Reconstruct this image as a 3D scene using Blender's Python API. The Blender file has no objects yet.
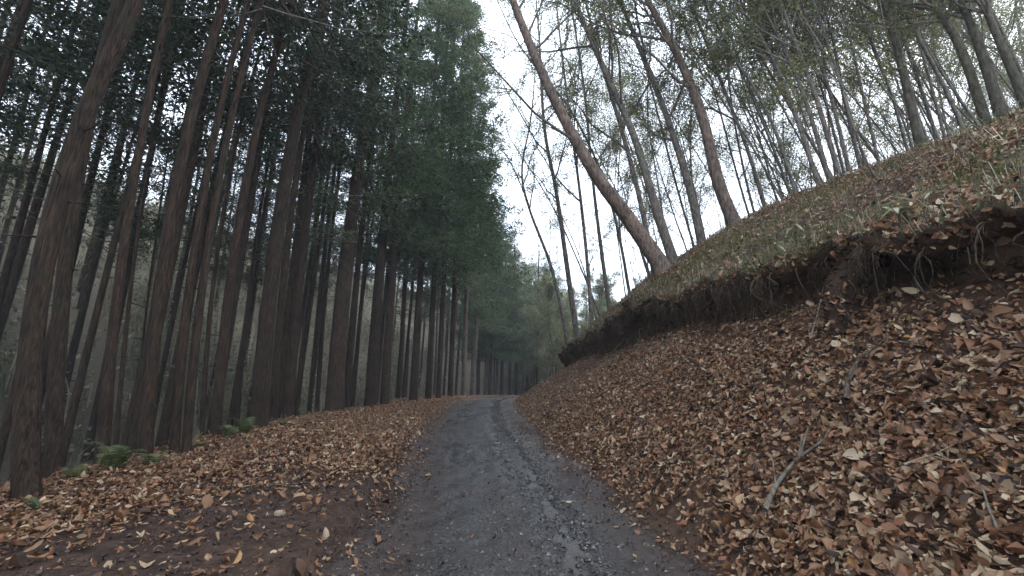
import bpy, math, random
import numpy as np
from mathutils import Vector, Matrix
from mathutils.bvhtree import BVHTree

# ------------------------------------------------------------------ camera, sky, sun, exposure
SC = bpy.context.scene
COL = SC.collection
CAM_H, FPX, PITCH = 1.2, 410.0, math.radians(11.98)
cam_d = bpy.data.cameras.new('camera'); cam = bpy.data.objects.new('camera', cam_d); COL.objects.link(cam)
cam_d.sensor_width = 36.0; cam_d.lens = FPX / 1024 * 36.0; cam_d.clip_start = 0.05; cam_d.clip_end = 2000
cam.location = (0, 0, CAM_H); cam.rotation_euler = (math.radians(90) + PITCH, 0, 0)
SC.camera = cam

SUN_EL, SUN_AZ = math.radians(50), math.radians(60)
world = bpy.data.worlds.new('World'); SC.world = world; world.use_nodes = True
wn, wl = world.node_tree.nodes, world.node_tree.links
wn.clear()
w_out = wn.new('ShaderNodeOutputWorld'); w_bg = wn.new('ShaderNodeBackground'); w_sky = wn.new('ShaderNodeTexSky')
w_sky.sky_type = 'NISHITA'; w_sky.sun_disc = False; w_sky.sun_elevation = SUN_EL; w_sky.sun_rotation = SUN_AZ
w_sky.dust_density = 4.0; w_sky.air_density = 1.0; w_sky.ozone_density = 1.0
w_tc = wn.new('ShaderNodeTexCoord'); w_no = wn.new('ShaderNodeTexNoise'); w_no.inputs['Scale'].default_value = 2.2
w_no.inputs['Detail'].default_value = 6
w_rp = wn.new('ShaderNodeMapRange'); w_rp.inputs[1].default_value = .25; w_rp.inputs[2].default_value = .6
w_rp.inputs[3].default_value = .62; w_rp.inputs[4].default_value = .95
w_mx = wn.new('ShaderNodeMix'); w_mx.data_type = 'RGBA'
w_mx.inputs[7].default_value = (8.6, 9.7, 11.2, 1)             # overcast cloud layer
wl.new(w_tc.outputs['Generated'], w_no.inputs['Vector']); wl.new(w_no.outputs['Fac'], w_rp.inputs[0])
wl.new(w_rp.outputs[0], w_mx.inputs[0]); wl.new(w_sky.outputs[0], w_mx.inputs[6])
wl.new(w_mx.outputs[2], w_bg.inputs['Color']); w_bg.inputs['Strength'].default_value = 0.11
wl.new(w_bg.outputs[0], w_out.inputs['Surface'])

sun_d = bpy.data.lights.new('sun', 'SUN'); sun_d.energy = 0.8; sun_d.angle = math.radians(25); sun_d.color = (1, .96, .9)
sun = bpy.data.objects.new('sun', sun_d); COL.objects.link(sun)
sdir = Vector((math.sin(SUN_AZ) * math.cos(SUN_EL), math.cos(SUN_AZ) * math.cos(SUN_EL), math.sin(SUN_EL)))
sun.rotation_euler = (-sdir).to_track_quat('-Z', 'Y').to_euler(); sun.location = sdir * 60
SC.view_settings.view_transform = 'Standard'; SC.view_settings.look = 'None'
SC.view_settings.exposure = 1.55; SC.view_settings.gamma = 1.0
SC.render.engine = 'CYCLES'
SC.render.resolution_x = 1024; SC.render.resolution_y = 576
SC.cycles.max_bounces = 4; SC.cycles.diffuse_bounces = 2; SC.cycles.glossy_bounces = 2; SC.cycles.transmission_bounces = 2; SC.cycles.transparent_max_bounces = 4

rng = np.random.default_rng(7)
random.seed(7)

# ------------------------------------------------------------------ helpers
CP, SP = math.cos(PITCH), math.sin(PITCH)
def ray(px, py):
    u = (px - 512) / FPX; v = (288 - py) / FPX
    return np.array([u, CP - SP * v, SP + CP * v])
def at(px, py, Y):
    """point on the pixel's line of sight at forward distance Y"""
    r = ray(px, py); return np.array([0, 0, CAM_H]) + r * (Y / r[1])

def hash2(i, j, seed):
    n = (i.astype(np.int64) * 374761393 + j.astype(np.int64) * 668265263 + seed * 1442695041) & 0x7fffffff
    n = ((n ^ (n >> 13)) * 1274126177) & 0x7fffffff
    return ((n ^ (n >> 16)) & 0xffff) / 65535.0
def vnoise(x, y, seed=0):
    x = np.asarray(x, float); y = np.asarray(y, float)
    i = np.floor(x); j = np.floor(y); fx = x - i; fy = y - j
    fx = fx * fx * (3 - 2 * fx); fy = fy * fy * (3 - 2 * fy)
    a = hash2(i, j, seed); b = hash2(i + 1, j, seed); c = hash2(i, j + 1, seed); d = hash2(i + 1, j + 1, seed)
    return (a * (1 - fx) + b * fx) * (1 - fy) + (c * (1 - fx) + d * fx) * fy - .5
def fbm(x, y, seed=0, oct=4):
    s = 0; a = 1.0
    for k in range(oct):
        s = s + a * vnoise(np.asarray(x) * 2 ** k, np.asarray(y) * 2 ** k, seed + k * 17); a *= .5
    return s
def sstep(a, b, x):
    t = np.clip((np.asarray(x, float) - a) / (b - a), 0, 1); return t * t * (3 - 2 * t)

class MB:
    """collects vertices and polygons for one mesh"""
    def __init__(s): s.V = []; s.F = []; s.n = 0; s.M = []
    def add(s, V, F, mat=0):
        V = np.asarray(V, float).reshape(-1, 3)
        for f in (F if isinstance(F, (list, tuple)) else [F]):
            f = np.asarray(f, int)
            if len(f): s.F.append(f + s.n); s.M.append(np.full(len(f), mat))
        s.V.append(V); s.n += len(V)
    def mesh(s, name, smooth=True):
        me = bpy.data.meshes.new(name)
        V = np.concatenate(s.V); me.vertices.add(len(V)); me.vertices.foreach_set('co', V.astype(np.float32).ravel())
        tot = np.concatenate([np.full(len(f), f.shape[1]) for f in s.F]); loops = np.concatenate([f.ravel() for f in s.F])
        start = np.concatenate([[0], np.cumsum(tot)[:-1]])
        me.loops.add(len(loops)); me.loops.foreach_set('vertex_index', loops.astype(np.int32))
        me.polygons.add(len(tot)); me.polygons.foreach_set('loop_start', start.astype(np.int32))
        me.polygons.foreach_set('loop_total', tot.astype(np.int32))
        me.polygons.foreach_set('material_index', np.concatenate(s.M).astype(np.int32))
        me.update(calc_edges=True); me.validate()
        me.polygons.foreach_set('use_smooth', np.full(len(me.polygons), smooth))
        return me
    def obj(s, name, mat, parent=None, smooth=True):
        me = s.mesh(name, smooth)
        for m in (mat if isinstance(mat, (list, tuple)) else [mat]): me.materials.append(m)
        return link(name, me, parent)
def link(name, me, parent=None):
    o = bpy.data.objects.new(name, me); COL.objects.link(o)
    if parent is not None: o.parent = parent
    return o
def tag(o, label=None, cat=None, group=None, kind=None):
    if label: o['label'] = label
    if cat: o['category'] = cat
    if group: o['group'] = group
    if kind: o['kind'] = kind
    return o
def empty(name, loc):
    o = bpy.data.objects.new(name, None); COL.objects.link(o); o.location = tuple(loc); o.empty_display_size = .2
    return o

def tube(P, R, k=8, seed=None, rough=0.0, flare=0.0, cap=True):
    P = np.asarray(P, float); R = np.asarray(R, float); n = len(P)
    T = np.gradient(P, axis=0); T /= np.linalg.norm(T, axis=1)[:, None] + 1e-9
    ref = np.array([1., 0, 0]) if abs(T[0][0]) < .8 else np.array([0, 1., 0])
    B = np.cross(T, ref); B /= np.linalg.norm(B, axis=1)[:, None] + 1e-9
    N = np.cross(B, T)
    a = np.arange(k) / k * 2 * math.pi
    rr = np.repeat(R[:, None], k, 1)
    if rough > 0:
        L = np.concatenate([[0], np.cumsum(np.linalg.norm(np.diff(P, axis=0), axis=1))])
        f = vnoise(np.cos(a)[None, :] * 2.2 + seed * 7.3 + 0 * L[:, None], np.sin(a)[None, :] * 2.2 + L[:, None] * .35 + seed, 3)
        f2 = vnoise(np.cos(a)[None, :] * 5 + seed, np.sin(a)[None, :] * 5 + L[:, None] * 1.3, 9)
        rr = rr * (1 + rough * f + rough * .6 * f2)
        if flare:
            lob = .55 + .9 * np.maximum(0, np.cos(a * 5 + seed * 3) * .5 + .5)[None, :]
            rr = rr * (1 + flare * np.exp(-L / .22)[:, None] * lob)
    V = P[:, None, :] + rr[..., None] * (np.cos(a)[None, :, None] * N[:, None, :] + np.sin(a)[None, :, None] * B[:, None, :])
    i = np.arange(n - 1)[:, None] * k; j = np.arange(k)[None, :]; j2 = (j + 1) % k
    Q = np.stack([i + j, i + j2, i + k + j2, i + k + j], -1).reshape(-1, 4)
    V = V.reshape(-1, 3); F = [Q]
    if cap:
        V = np.concatenate([V, P[-1:]]); c = (n - 1) * k
        F.append(np.stack([c + np.arange(k), c + (np.arange(k) + 1) % k, np.full(k, n * k)], -1))
    return V, F
def smooth_path(ctrl, n):
    ctrl = np.asarray(ctrl, float); m = len(ctrl)
    if m < 3: return ctrl[0] + (ctrl[-1] - ctrl[0]) * np.linspace(0, 1, n)[:, None]
    c = np.concatenate([2 * ctrl[:1] - ctrl[1:2], ctrl, 2 * ctrl[-1:] - ctrl[-2:-1]])
    t = np.linspace(0, m - 1 - 1e-6, n); i = t.astype(int); f = (t - i)[:, None]
    a, b, d, e = c[i], c[i + 1], c[i + 2], c[i + 3]
    return .5 * (2 * b + (d - a) * f + (2 * a - 5 * b + 4 * d - e) * f ** 2 + (3 * b - a - 3 * d + e) * f ** 3)

# ------------------------------------------------------------------ materials
def new_mat(name):
    m = bpy.data.materials.new(name); m.use_nodes = True
    nt = m.node_tree; nt.nodes.clear()
    out = nt.nodes.new('ShaderNodeOutputMaterial')
    return m, nt.nodes, nt.links, out
def ramp(nodes, stops):
    r = nodes.new('ShaderNodeValToRGB'); e = r.color_ramp.elements
    while len(e) < len(stops): e.new(0.5)
    for i, (p, c) in enumerate(stops): e[i].position = p; e[i].color = (*c, 1)
    return r
def noise(nodes, links, scale, detail=5, rough=.6, vec=None, kind='Object'):
    n = nodes.new('ShaderNodeTexNoise'); n.inputs['Scale'].default_value = scale; n.inputs['Detail'].default_value = detail
    n.inputs['Roughness'].default_value = rough
    if vec is None:
        t = nodes.new('ShaderNodeTexCoord'); vec = t.outputs[kind]
    links.new(vec, n.inputs['Vector']); return n
def mixc(nodes, links, fac, a, b, mode='MIX'):
    m = nodes.new('ShaderNodeMix'); m.data_type = 'RGBA'; m.blend_type = mode
    for s, x in ((0, fac), (6, a), (7, b)):
        if isinstance(x, (int, float)): m.inputs[s].default_value = x
        elif isinstance(x, tuple): m.inputs[s].default_value = (*x, 1)
        else: links.new(x, m.inputs[s])
    return m.outputs[2]

LITTER_STOPS = [(0, (.030, .017, .012)), (.14, (.085, .042, .025)), (.30, (.20, .097, .050)), (.5, (.295, .157, .084)),
                (.64, (.24, .095, .045)), (.76, (.36, .225, .125)), (.88, (.43, .305, .19)), (.97, (.53, .41, .28)), (1, (.40, .195, .065))]
def leaf_mat(name, source, stops, transl=.15, rough=.55, mottled=.35):
    m, N, L, out = new_mat(name)
    if source == 'island': rnd = N.new('ShaderNodeNewGeometry').outputs['Random Per Island']
    else: rnd = N.new('ShaderNodeObjectInfo').outputs['Random']
    r = ramp(N, stops); L.new(rnd, r.inputs[0])
    n = noise(N, L, 28, 3)
    nr = N.new('ShaderNodeMapRange'); nr.inputs[1].default_value = .3; nr.inputs[2].default_value = .7
    nr.inputs[3].default_value = 1 - mottled; nr.inputs[4].default_value = 1 + mottled * .6; L.new(n.outputs['Fac'], nr.inputs[0])
    c = mixc(N, L, 1.0, r.outputs[0], nr.outputs[0], 'MULTIPLY')
    p = N.new('ShaderNodeBsdfPrincipled'); p.inputs['Roughness'].default_value = rough
    p.inputs['Specular IOR Level'].default_value = .35
    L.new(c, p.inputs['Base Color'])
    t = N.new('ShaderNodeBsdfTranslucent'); L.new(c, t.inputs['Color'])
    ms = N.new('ShaderNodeMixShader'); ms.inputs[0].default_value = transl
    L.new(p.outputs[0], ms.inputs[1]); L.new(t.outputs[0], ms.inputs[2]); L.new(ms.outputs[0], out.inputs['Surface'])
    return m
M_LITTER = leaf_mat('fallen_leaf_brown', 'island', LITTER_STOPS)
M_LEAF1 = leaf_mat('fallen_leaf_single', 'object', LITTER_STOPS)
M_CRUMB = leaf_mat('rotted_leaf', 'island', [(0, (.018, .011, .010)), (.5, (.055, .032, .027)), (.85, (.11, .065, .048)), (1, (.30, .21, .14))], .05, .5, .3)
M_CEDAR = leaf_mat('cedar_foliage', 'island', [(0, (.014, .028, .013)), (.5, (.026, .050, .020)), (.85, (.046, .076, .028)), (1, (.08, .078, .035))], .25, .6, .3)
M_CEDARLIT = leaf_mat('cedar_foliage_lit_tone', 'island', [(0, (.035, .065, .028)), (.5, (.065, .11, .045)), (.85, (.10, .15, .06)), (1, (.14, .14, .06))], .35, .6, .3)  # same cedar foliage, brighter: the light on these crowns is put into the colour
M_BROAD = leaf_mat('thin_broad_foliage', 'island', [(0, (.08, .10, .035)), (.5, (.15, .175, .06)), (.8, (.22, .22, .09)), (1, (.28, .20, .10))], .5, .5, .2)
M_FARLEAF = leaf_mat('pale_foliage_haze_tone', 'island', [(0, (.12, .15, .075)), (.5, (.20, .225, .115)), (1, (.29, .27, .15))], .5, .6, .2)  # pale green leaves, lightened further in place of haze and light on far crowns
M_GRASS = leaf_mat('bank_grass', 'island', [(0, (.06, .065, .025)), (.45, (.12, .13, .04)), (.75, (.20, .185, .06)), (1, (.26, .20, .10))], .3, .55, .2)
M_BRUSH = leaf_mat('dead_brush', 'island', [(0, (.07, .06, .042)), (.35, (.19, .165, .115)), (.7, (.15, .19, .10)), (1, (.46, .40, .29))], .25, .7, .2)
M_FERN = leaf_mat('fern_green', 'object', [(0, (.075, .10, .045)), (.6, (.14, .17, .075)), (1, (.25, .24, .11))], .35, .5, .2)
M_SASA = leaf_mat('bamboo_grass_leaf', 'object', [(0, (.12, .16, .06)), (.5, (.24, .25, .13)), (1, (.42, .40, .30))], .3, .45, .2)

def bark_mat(name, dark, mid, light, zs=.12, scale=26, moss=None, bump=.5):
    m, N, L, out = new_mat(name)
    tc = N.new('ShaderNodeTexCoord'); mp = N.new('ShaderNodeMapping'); mp.inputs['Scale'].default_value = (1, 1, zs)
    L.new(tc.outputs['Object'], mp.inputs['Vector'])
    n1 = noise(N, L, scale, 8, .65, mp.outputs[0]); n2 = noise(N, L, 2.2, 4, .6, tc.outputs['Object'])
    r = ramp(N, [(.36, dark), (.5, mid), (.68, light)]); L.new(n1.outputs['Fac'], r.inputs[0])
    r2 = ramp(N, [(.3, (.6, .62, .64)), (.7, (1.15, 1.1, 1.05))]); L.new(n2.outputs['Fac'], r2.inputs[0])
    c = mixc(N, L, 1.0, r.outputs[0], r2.outputs[0], 'MULTIPLY')
    oi = N.new('ShaderNodeObjectInfo'); r3 = ramp(N, [(0, (.8, .8, .8)), (1, (1.2, 1.17, 1.15))]); L.new(oi.outputs['Random'], r3.inputs[0])
    c = mixc(N, L, 1.0, c, r3.outputs[0], 'MULTIPLY')
    if moss:
        n3 = noise(N, L, 3.5, 6, .7, tc.outputs['Object']); rm = N.new('ShaderNodeMapRange')
        rm.inputs[1].default_value = .54; rm.inputs[2].default_value = .76; L.new(n3.outputs['Fac'], rm.inputs[0])
        c = mixc(N, L, rm.outputs[0], c, moss)
    p = N.new('ShaderNodeBsdfPrincipled'); p.inputs['Roughness'].default_value = .85; p.inputs['Specular IOR Level'].default_value = .2
    L.new(c, p.inputs['Base Color'])
    b = N.new('ShaderNodeBump'); b.inputs['Strength'].default_value = bump; b.inputs['Distance'].default_value = .02
    L.new(n1.outputs['Fac'], b.inputs['Height']); L.new(b.outputs[0], p.inputs['Normal'])
    L.new(p.outputs[0], out.inputs['Surface']); return m
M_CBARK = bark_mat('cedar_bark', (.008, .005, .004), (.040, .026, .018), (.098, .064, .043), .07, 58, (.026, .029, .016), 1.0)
M_CBARKLIT = bark_mat('cedar_bark_lit_tone', (.04, .031, .025), (.13, .104, .083), (.22, .18, .145))  # cedar bark with the sunlight on it painted in as a paler tone
M_DBARK = bark_mat('broadleaf_bark', (.055, .047, .042), (.165, .142, .125), (.29, .255, .225), .3, 22, (.10, .11, .05))
M_MOSSBARK = bark_mat('mossy_bark', (.03, .027, .02), (.085, .075, .055), (.15, .135, .105), .3, 22, (.055, .065, .022))
M_RBARK = bark_mat('red_brown_bark', (.055, .038, .031), (.165, .122, .100), (.27, .21, .175), .3, 18)
M_TWIG = bark_mat('twig_bark', (.07, .06, .052), (.17, .145, .125), (.28, .24, .21), .4, 20, None, .2)
M_STICK = bark_mat('dead_stick', (.10, .085, .065), (.24, .205, .16), (.38, .34, .28), .3, 30)
M_ROOT = bark_mat('root_bark', (.035, .026, .02), (.11, .082, .06), (.26, .21, .16), .3, 40)

def ground_mat():
    m, N, L, out = new_mat('forest_soil')
    tc = N.new('ShaderNodeTexCoord').outputs['Object']
    n1 = noise(N, L, 9, 8, .7, tc); n2 = noise(N, L, .9, 5, .6, tc); n3 = noise(N, L, 60, 4, .7, tc)
    r = ramp(N, [(.28, (.022, .015, .012)), (.5, (.056, .035, .026)), (.72, (.12, .074, .050))]); L.new(n1.outputs['Fac'], r.inputs[0])
    r2 = ramp(N, [(.3, (.7, .66, .68)), (.7, (1.2, 1.12, 1.05))]); L.new(n2.outputs['Fac'], r2.inputs[0])
    c = mixc(N, L, 1.0, r.outputs[0], r2.outputs[0], 'MULTIPLY')
    a = N.new('ShaderNodeVertexColor'); a.layer_name = 'cover'
    sep = N.new('ShaderNodeSeparateColor'); L.new(a.outputs[0], sep.inputs[0])
    moss = mixc(N, L, n1.outputs['Fac'], (.05, .055, .02), (.17, .165, .06))
    c = mixc(N, L, sep.outputs[1], c, moss)
    dry = mixc(N, L, n1.outputs['Fac'], (.085, .072, .050), (.22, .19, .135))
    c = mixc(N, L, sep.outputs[0], c, dry)
    soil = mixc(N, L, n3.outputs['Fac'], (.040, .022, .014), (.15, .080, .046))
    c = mixc(N, L, sep.outputs[2], c, soil)
    p = N.new('ShaderNodeBsdfPrincipled'); p.inputs['Roughness'].default_value = .8; p.inputs['Specular IOR Level'].default_value = .25
    L.new(c, p.inputs['Base Color'])
    ad = N.new('ShaderNodeMath'); ad.operation = 'ADD'; L.new(n1.outputs['Fac'], ad.inputs[0])
    mu = N.new('ShaderNodeMath'); mu.operation = 'MULTIPLY'; mu.inputs[1].default_value = .35
    L.new(n3.outputs['Fac'], mu.inputs[0]); L.new(mu.outputs[0], ad.inputs[1])
    b = N.new('ShaderNodeBump'); b.inputs['Strength'].default_value = .8; b.inputs['Distance'].default_value = .05
    L.new(ad.outputs[0], b.inputs['Height']); L.new(b.outputs[0], p.inputs['Normal'])
    L.new(p.outputs[0], out.inputs['Surface']); return m
M_GROUND = ground_mat()

def track_mat():
    m, N, L, out = new_mat('wet_gravel_track')
    tc = N.new('ShaderNodeTexCoord').outputs['Object']
    n1 = noise(N, L, 45, 6, .75, tc); n2 = noise(N, L, 1.6, 5, .65, tc); n3 = noise(N, L, 7, 6, .7, tc)
    v = N.new('ShaderNodeTexVoronoi'); v.inputs['Scale'].default_value = 38; L.new(tc, v.inputs['Vector'])
    r = ramp(N, [(.34, (.009, .008, .008)), (.5, (.036, .033, .032)), (.68, (.13, .12, .115))]); L.new(n1.outputs['Fac'], r.inputs[0])
    mud = ramp(N, [(.3, (.016, .011, .010)), (.7, (.060, .040, .032))]); L.new(n3.outputs['Fac'], mud.inputs[0])
    a = N.new('ShaderNodeVertexColor'); a.layer_name = 'cover'
    sep = N.new('ShaderNodeSeparateColor'); L.new(a.outputs[0], sep.inputs[0])
    c = mixc(N, L, sep.outputs[0], r.outputs[0], mud.outputs[0])
    p = N.new('ShaderNodeBsdfPrincipled'); L.new(c, p.inputs['Base Color'])
    ro = N.new('ShaderNodeMapRange'); ro.inputs[1].default_value = .35; ro.inputs[2].default_value = .65
    ro.inputs[3].default_value = .34; ro.inputs[4].default_value = .65; L.new(n2.outputs['Fac'], ro.inputs[0])
    rm = N.new('ShaderNodeMath'); rm.operation = 'MULTIPLY_ADD'; rm.inputs[1].default_value = .3
    L.new(sep.outputs[0], rm.inputs[0]); L.new(ro.outputs[0], rm.inputs[2]); wr = N.new('ShaderNodeMix'); L.new(sep.outputs[1], wr.inputs[0]); L.new(rm.outputs[0], wr.inputs[2]); wr.inputs[3].default_value = .17; L.new(wr.outputs[0], p.inputs['Roughness'])
    p.inputs['Specular IOR Level'].default_value = .5
    ad = N.new('ShaderNodeMath'); ad.operation = 'ADD'; L.new(n1.outputs['Fac'], ad.inputs[0])
    mu = N.new('ShaderNodeMath'); mu.operation = 'MULTIPLY'; mu.inputs[1].default_value = -.6
    L.new(v.outputs['Distance'], mu.inputs[0]); L.new(mu.outputs[0], ad.inputs[1])
    b = N.new('ShaderNodeBump'); b.inputs['Strength'].default_value = .6; b.inputs['Distance'].default_value = .016
    L.new(ad.outputs[0], b.inputs['Height']); L.new(b.outputs[0], p.inputs['Normal'])
    L.new(p.outputs[0], out.inputs['Surface']); return m
M_TRACK = track_mat()
def plain(name, col, rough, col2=None, scale=30, spec=.5, bump=0):
    m, N, L, out = new_mat(name); p = N.new('ShaderNodeBsdfPrincipled'); p.inputs['Roughness'].default_value = rough
    p.inputs['Specular IOR Level'].default_value = spec
    n = noise(N, L, scale, 5); c = mixc(N, L, n.outputs['Fac'], col, col2 or col); L.new(c, p.inputs['Base Color'])
    if bump:
        b = N.new('ShaderNodeBump'); b.inputs['Strength'].default_value = bump; b.inputs['Distance'].default_value = .01
        L.new(n.outputs['Fac'], b.inputs['Height']); L.new(b.outputs[0], p.inputs['Normal'])
    L.new(p.outputs[0], out.inputs['Surface']); return m
M_WATER = plain('rut_water', (.03, .025, .022), .26, (.05, .042, .036), 30, .6, .8)
M_STONE = leaf_mat('gravel_stone', 'island', [(0, (.02, .019, .018)), (.6, (.055, .05, .048)), (1, (.15, .14, .135))], 0.0, .2, .3)
M_EARTH = plain('bare_earth', (.018, .012, .009), .95, (.075, .048, .033), 40, .1, 1.0)

# ------------------------------------------------------------------ terrain
yy = np.linspace(-40, 140, 1801)
def table(ys, vs, w=9):
    t = np.interp(yy, ys, vs); p = np.pad(t, w, mode='edge')
    t = np.convolve(p, np.ones(2 * w + 1) / (2 * w + 1), 'valid')
    return lambda y: np.interp(y, yy, t)
XC = table([-40, 0, 3, 5.2, 9, 16, 20, 25, 30, 36, 42, 50, 60, 140], [.3, .15, .05, -.15, -.68, -1.15, -1.2, -.7, .6, 3.2, 7, 14, 24, 110], 15)
XE = table([-40, 0, 3.5, 6.5, 11, 16, 20, 25, 30, 36, 42, 50, 60, 140], [-4, -4.1, -4.4, -4.9, -5.5, -5.0, -4.9, -4.3, -3, -.4, 3.4, 10.4, 20.4, 106], 15)
XB = table([-40, 0, 3, 4, 5, 7, 11, 20, 25, 30, 36, 42, 50, 60, 140], [4.1, 4, 3.9, 3.8, 3.65, 3.5, 3.4, 2.8, 3.2, 4.6, 7.2, 11, 18, 28, 114])
ZB = table([-40, 3, 4, 5, 7, 11, 20, 25, 30, 140], [1.8, 1.84, 1.85, 2.0, 2.06, 2.0, 1.68, 1.3, 1.0, 1.0])
XL = table([-40, 0, 3, 4.25, 5.6, 7.2, 11.8, 20, 25, 30, 36, 42, 50, 60, 140], [3.8, 3.7, 3.6, 3.5, 3.4, 3.3, 3.1, 2.45, 2.85, 4.3, 6.9, 10.7, 17.7, 27.7, 113.7])
ZL = table([-40, 0, 3, 4.25, 5.6, 7.2, 11.8, 20, 25, 30, 140], [2.25, 2.25, 2.32, 2.46, 2.70, 2.86, 2.93, 2.45, 2.0, 1.6, 1.6])
XR = table([-40, 3, 6.4, 8.4, 10.8, 13, 16.3, 20, 23, 30, 36, 42, 50, 60, 140], [9, 8.5, 8, 7.5, 6, 5, 3.9, 3.3, 3.3, 5.2, 8, 12, 19, 29, 115])
ZR = table([-40, 3, 6.4, 8.4, 10.8, 13, 16.3, 20, 23, 30, 140], [5, 5, 5.3, 5.6, 5.2, 4.75, 3.7, 3.1, 2.8, 2.2, 2.2])
HH = table([-40, 0, 20, 35, 50, 70, 140], [28, 28, 28, 26, 20, 14, 9], 30)
def zf_(y): return base_z(y)
def base_z(y): return -.75 * sstep(18, 42, y)
def left_z(x, y):
    d = np.maximum(0, XE(y) - x)                       # metres beyond the shoulder's edge
    z = base_z(y) - 1.3 * sstep(.2, 4.5, d) + .10 * np.exp(-((d - .1) / .5) ** 2)
    hill = .82 * np.maximum(0, d - 8.5); H = HH(y)
    hill = H * (1 - np.exp(-hill / H)) * 1.25
    z = z + hill + .5 * fbm(x * .22, y * .22, 5) * sstep(3, 9, d)
    z = z + .05 * fbm(x * .8, y * .8, 11) + .035 * fbm(x * 3, y * 3, 21)
    return z
ys = np.concatenate([np.linspace(-16, -1.2, 30), np.arange(-1, 13, .1), np.arange(13, 30, .22), np.arange(30, 62, .8), np.linspace(62, 135, 40)])
NR = len(ys)
t = np.linspace(0, 1, 110)
rows = []; regs = []
for y in ys:
    xc = float(XC(y)); xl, xr = xc - 1.25, xc + 1.25
    xe = float(XE(y)); 
    A = np.concatenate([np.linspace(-95, xe - 14, 30)[:-1], np.linspace(xe - 14, xe - 2, 34)[:-1], np.linspace(xe - 2, xl, 52)[:-1]])
    zA = left_z(A, np.full(len(A), y))
    Bx = np.linspace(xl, xr, 18)[:-1]
    zB_ = left_z(Bx, np.full(len(Bx), y)) * 0 + zf_(y) - .17 * sstep(0, .5, 1.25 - np.abs(Bx - xc))
    wob = fbm(y * .9, 3.3, 31, 3); wob2 = fbm(y * .5, 9.3, 33, 4)
    xb, zb = float(XB(y)) + .28 * wob, float(ZB(y)) + .25 * wob2
    xlp, zlp = float(XL(y)) + .30 * fbm(y * 1.3, 7.7, 37, 4) + .26 * float(fbm(y * 4.5, 8.7, 47, 3)), float(ZL(y)) + .18 * fbm(y * 1.1, 1.7, 41, 4) + .22 * float(fbm(y * 4, 4.7, 43, 3))
    zf = float(base_z(y))
    s = np.linspace(0, 1, 44)[:-1]
    Cx = xr + (xb - xr) * s
    prof = s * (.86 + .14 * s) ; prof = np.where(s < .12, prof * (.55 + .45 * s / .12), prof)
    zC = zf + (zb - zf) * prof + (.20 * fbm(Cx * .7, np.full(len(s), y * .7), 51) + .06 * fbm(Cx * 2.6, np.full(len(s), y * 2.6), 53)) * np.sin(s * math.pi)
    dep = .15 + .55 * max(-.36, float(fbm(y * .75, 5.5, 61, 3)) + .12) * (1 - .6 * float(sstep(8, 15, y))); zlp = zb + (zlp - zb) * (1 + .5 * float(fbm(y * .55, 2.5, 63, 3)))
    q = np.array([[xb, zb], [xb + dep * .55, zb + .10 * (zlp - zb)], [xb + dep, zb + .42 * (zlp - zb)], [xb + dep * .8, zb + .72 * (zlp - zb)],
                  [xlp + .16, zlp - .17], [xlp, zlp - .05]])
    cut = smooth_path(q, 17)[:-1]
    cut[1:, 0] += .10 * fbm(np.arange(16)[1:] * .55, np.full(15, y * 3.1), 71); cut[1:, 1] += .04 * fbm(np.arange(16)[1:] * .6, np.full(15, y * 3.7), 73)
    xr_, zr_ = float(XR(y)), float(ZR(y))
    s = np.linspace(0, 1, 40)[:-1]
    Dx = xlp + (xr_ - xlp) * s
    zD = zlp + (zr_ - zlp) * (s * (1.22 - .22 * s)) + (.30 * fbm(Dx * .6, np.full(len(s), y * .6), 81) + .12 * fbm(Dx * 2.2, np.full(len(s), y * 2.2), 83)) * np.sin(s * math.pi) ** .6
    e = np.linspace(0, 1, 26); Ex = xr_ + (float(max(80, xr_ + 15)) - xr_) * e ** 2
    zE = zr_ + .09 * np.minimum(Ex - xr_, 25) + .5 * fbm(Ex * .2, np.full(26, y * .2), 91) * sstep(0, 4, Ex - xr_)
    X = np.concatenate([A, Bx, Cx, cut[:, 0], Dx, Ex]); Z = np.concatenate([zA, zB_, zC, cut[:, 1], zD, zE])
    rows.append(np.stack([X, np.full(len(X), y), Z], -1))
    if len(regs) == 0: regs = np.concatenate([np.full(len(a), i) for i, a in enumerate((A, Bx, Cx, cut, Dx, Ex))])
G = np.array(rows); NC = G.shape[1]; regs = np.asarray(regs)
i = np.arange(NR - 1)[:, None] * NC; j = np.arange(NC - 1)[None, :]
Q = np.stack([i + j, i + j + 1, i + NC + j + 1, i + NC + j], -1).reshape(-1, 4)
mb = MB(); mb.add(G.reshape(-1, 3), Q)
ground = mb.obj('ground', M_GROUND); tag(ground, kind='structure', label='leaf strewn forest floor with the cut bank and hillsides')
Yg = G[:, :, 1]; Xg = G[:, :, 0]; Zg = G[:, :, 2]
REG = np.broadcast_to(regs, (NR, NC))
DE = np.broadcast_to(XE(ys)[:, None], (NR, NC)) - Xg
dry = sstep(4, 10, DE)
mossn = np.clip(fbm(Xg * .55, Yg * .55, 101) * 1.7 + .35, 0, 1)
moss = np.where(REG >= 4, mossn * .8, 0)
soil = np.where(REG == 3, 1.0, np.where(REG == 2, .75, 0))
jj = np.arange(NC)[None, :]; c3 = np.where(regs == 3)[0]
soil = np.maximum(soil, np.clip(1 - np.abs(jj - c3[0] + 0) / 6, 0, 1) * (REG == 2) * np.clip(.5 + 1.2 * fbm(Xg, Yg, 107), 0, 1))
ca = ground.data.color_attributes.new('cover', 'FLOAT_COLOR', 'POINT')
ca.data.foreach_set('color', np.stack([dry, moss, soil, np.ones_like(dry)], -1).astype(np.float32).ravel())
BVH = BVHTree.FromPolygons(G.reshape(-1, 3).tolist(), Q.tolist())
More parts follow.
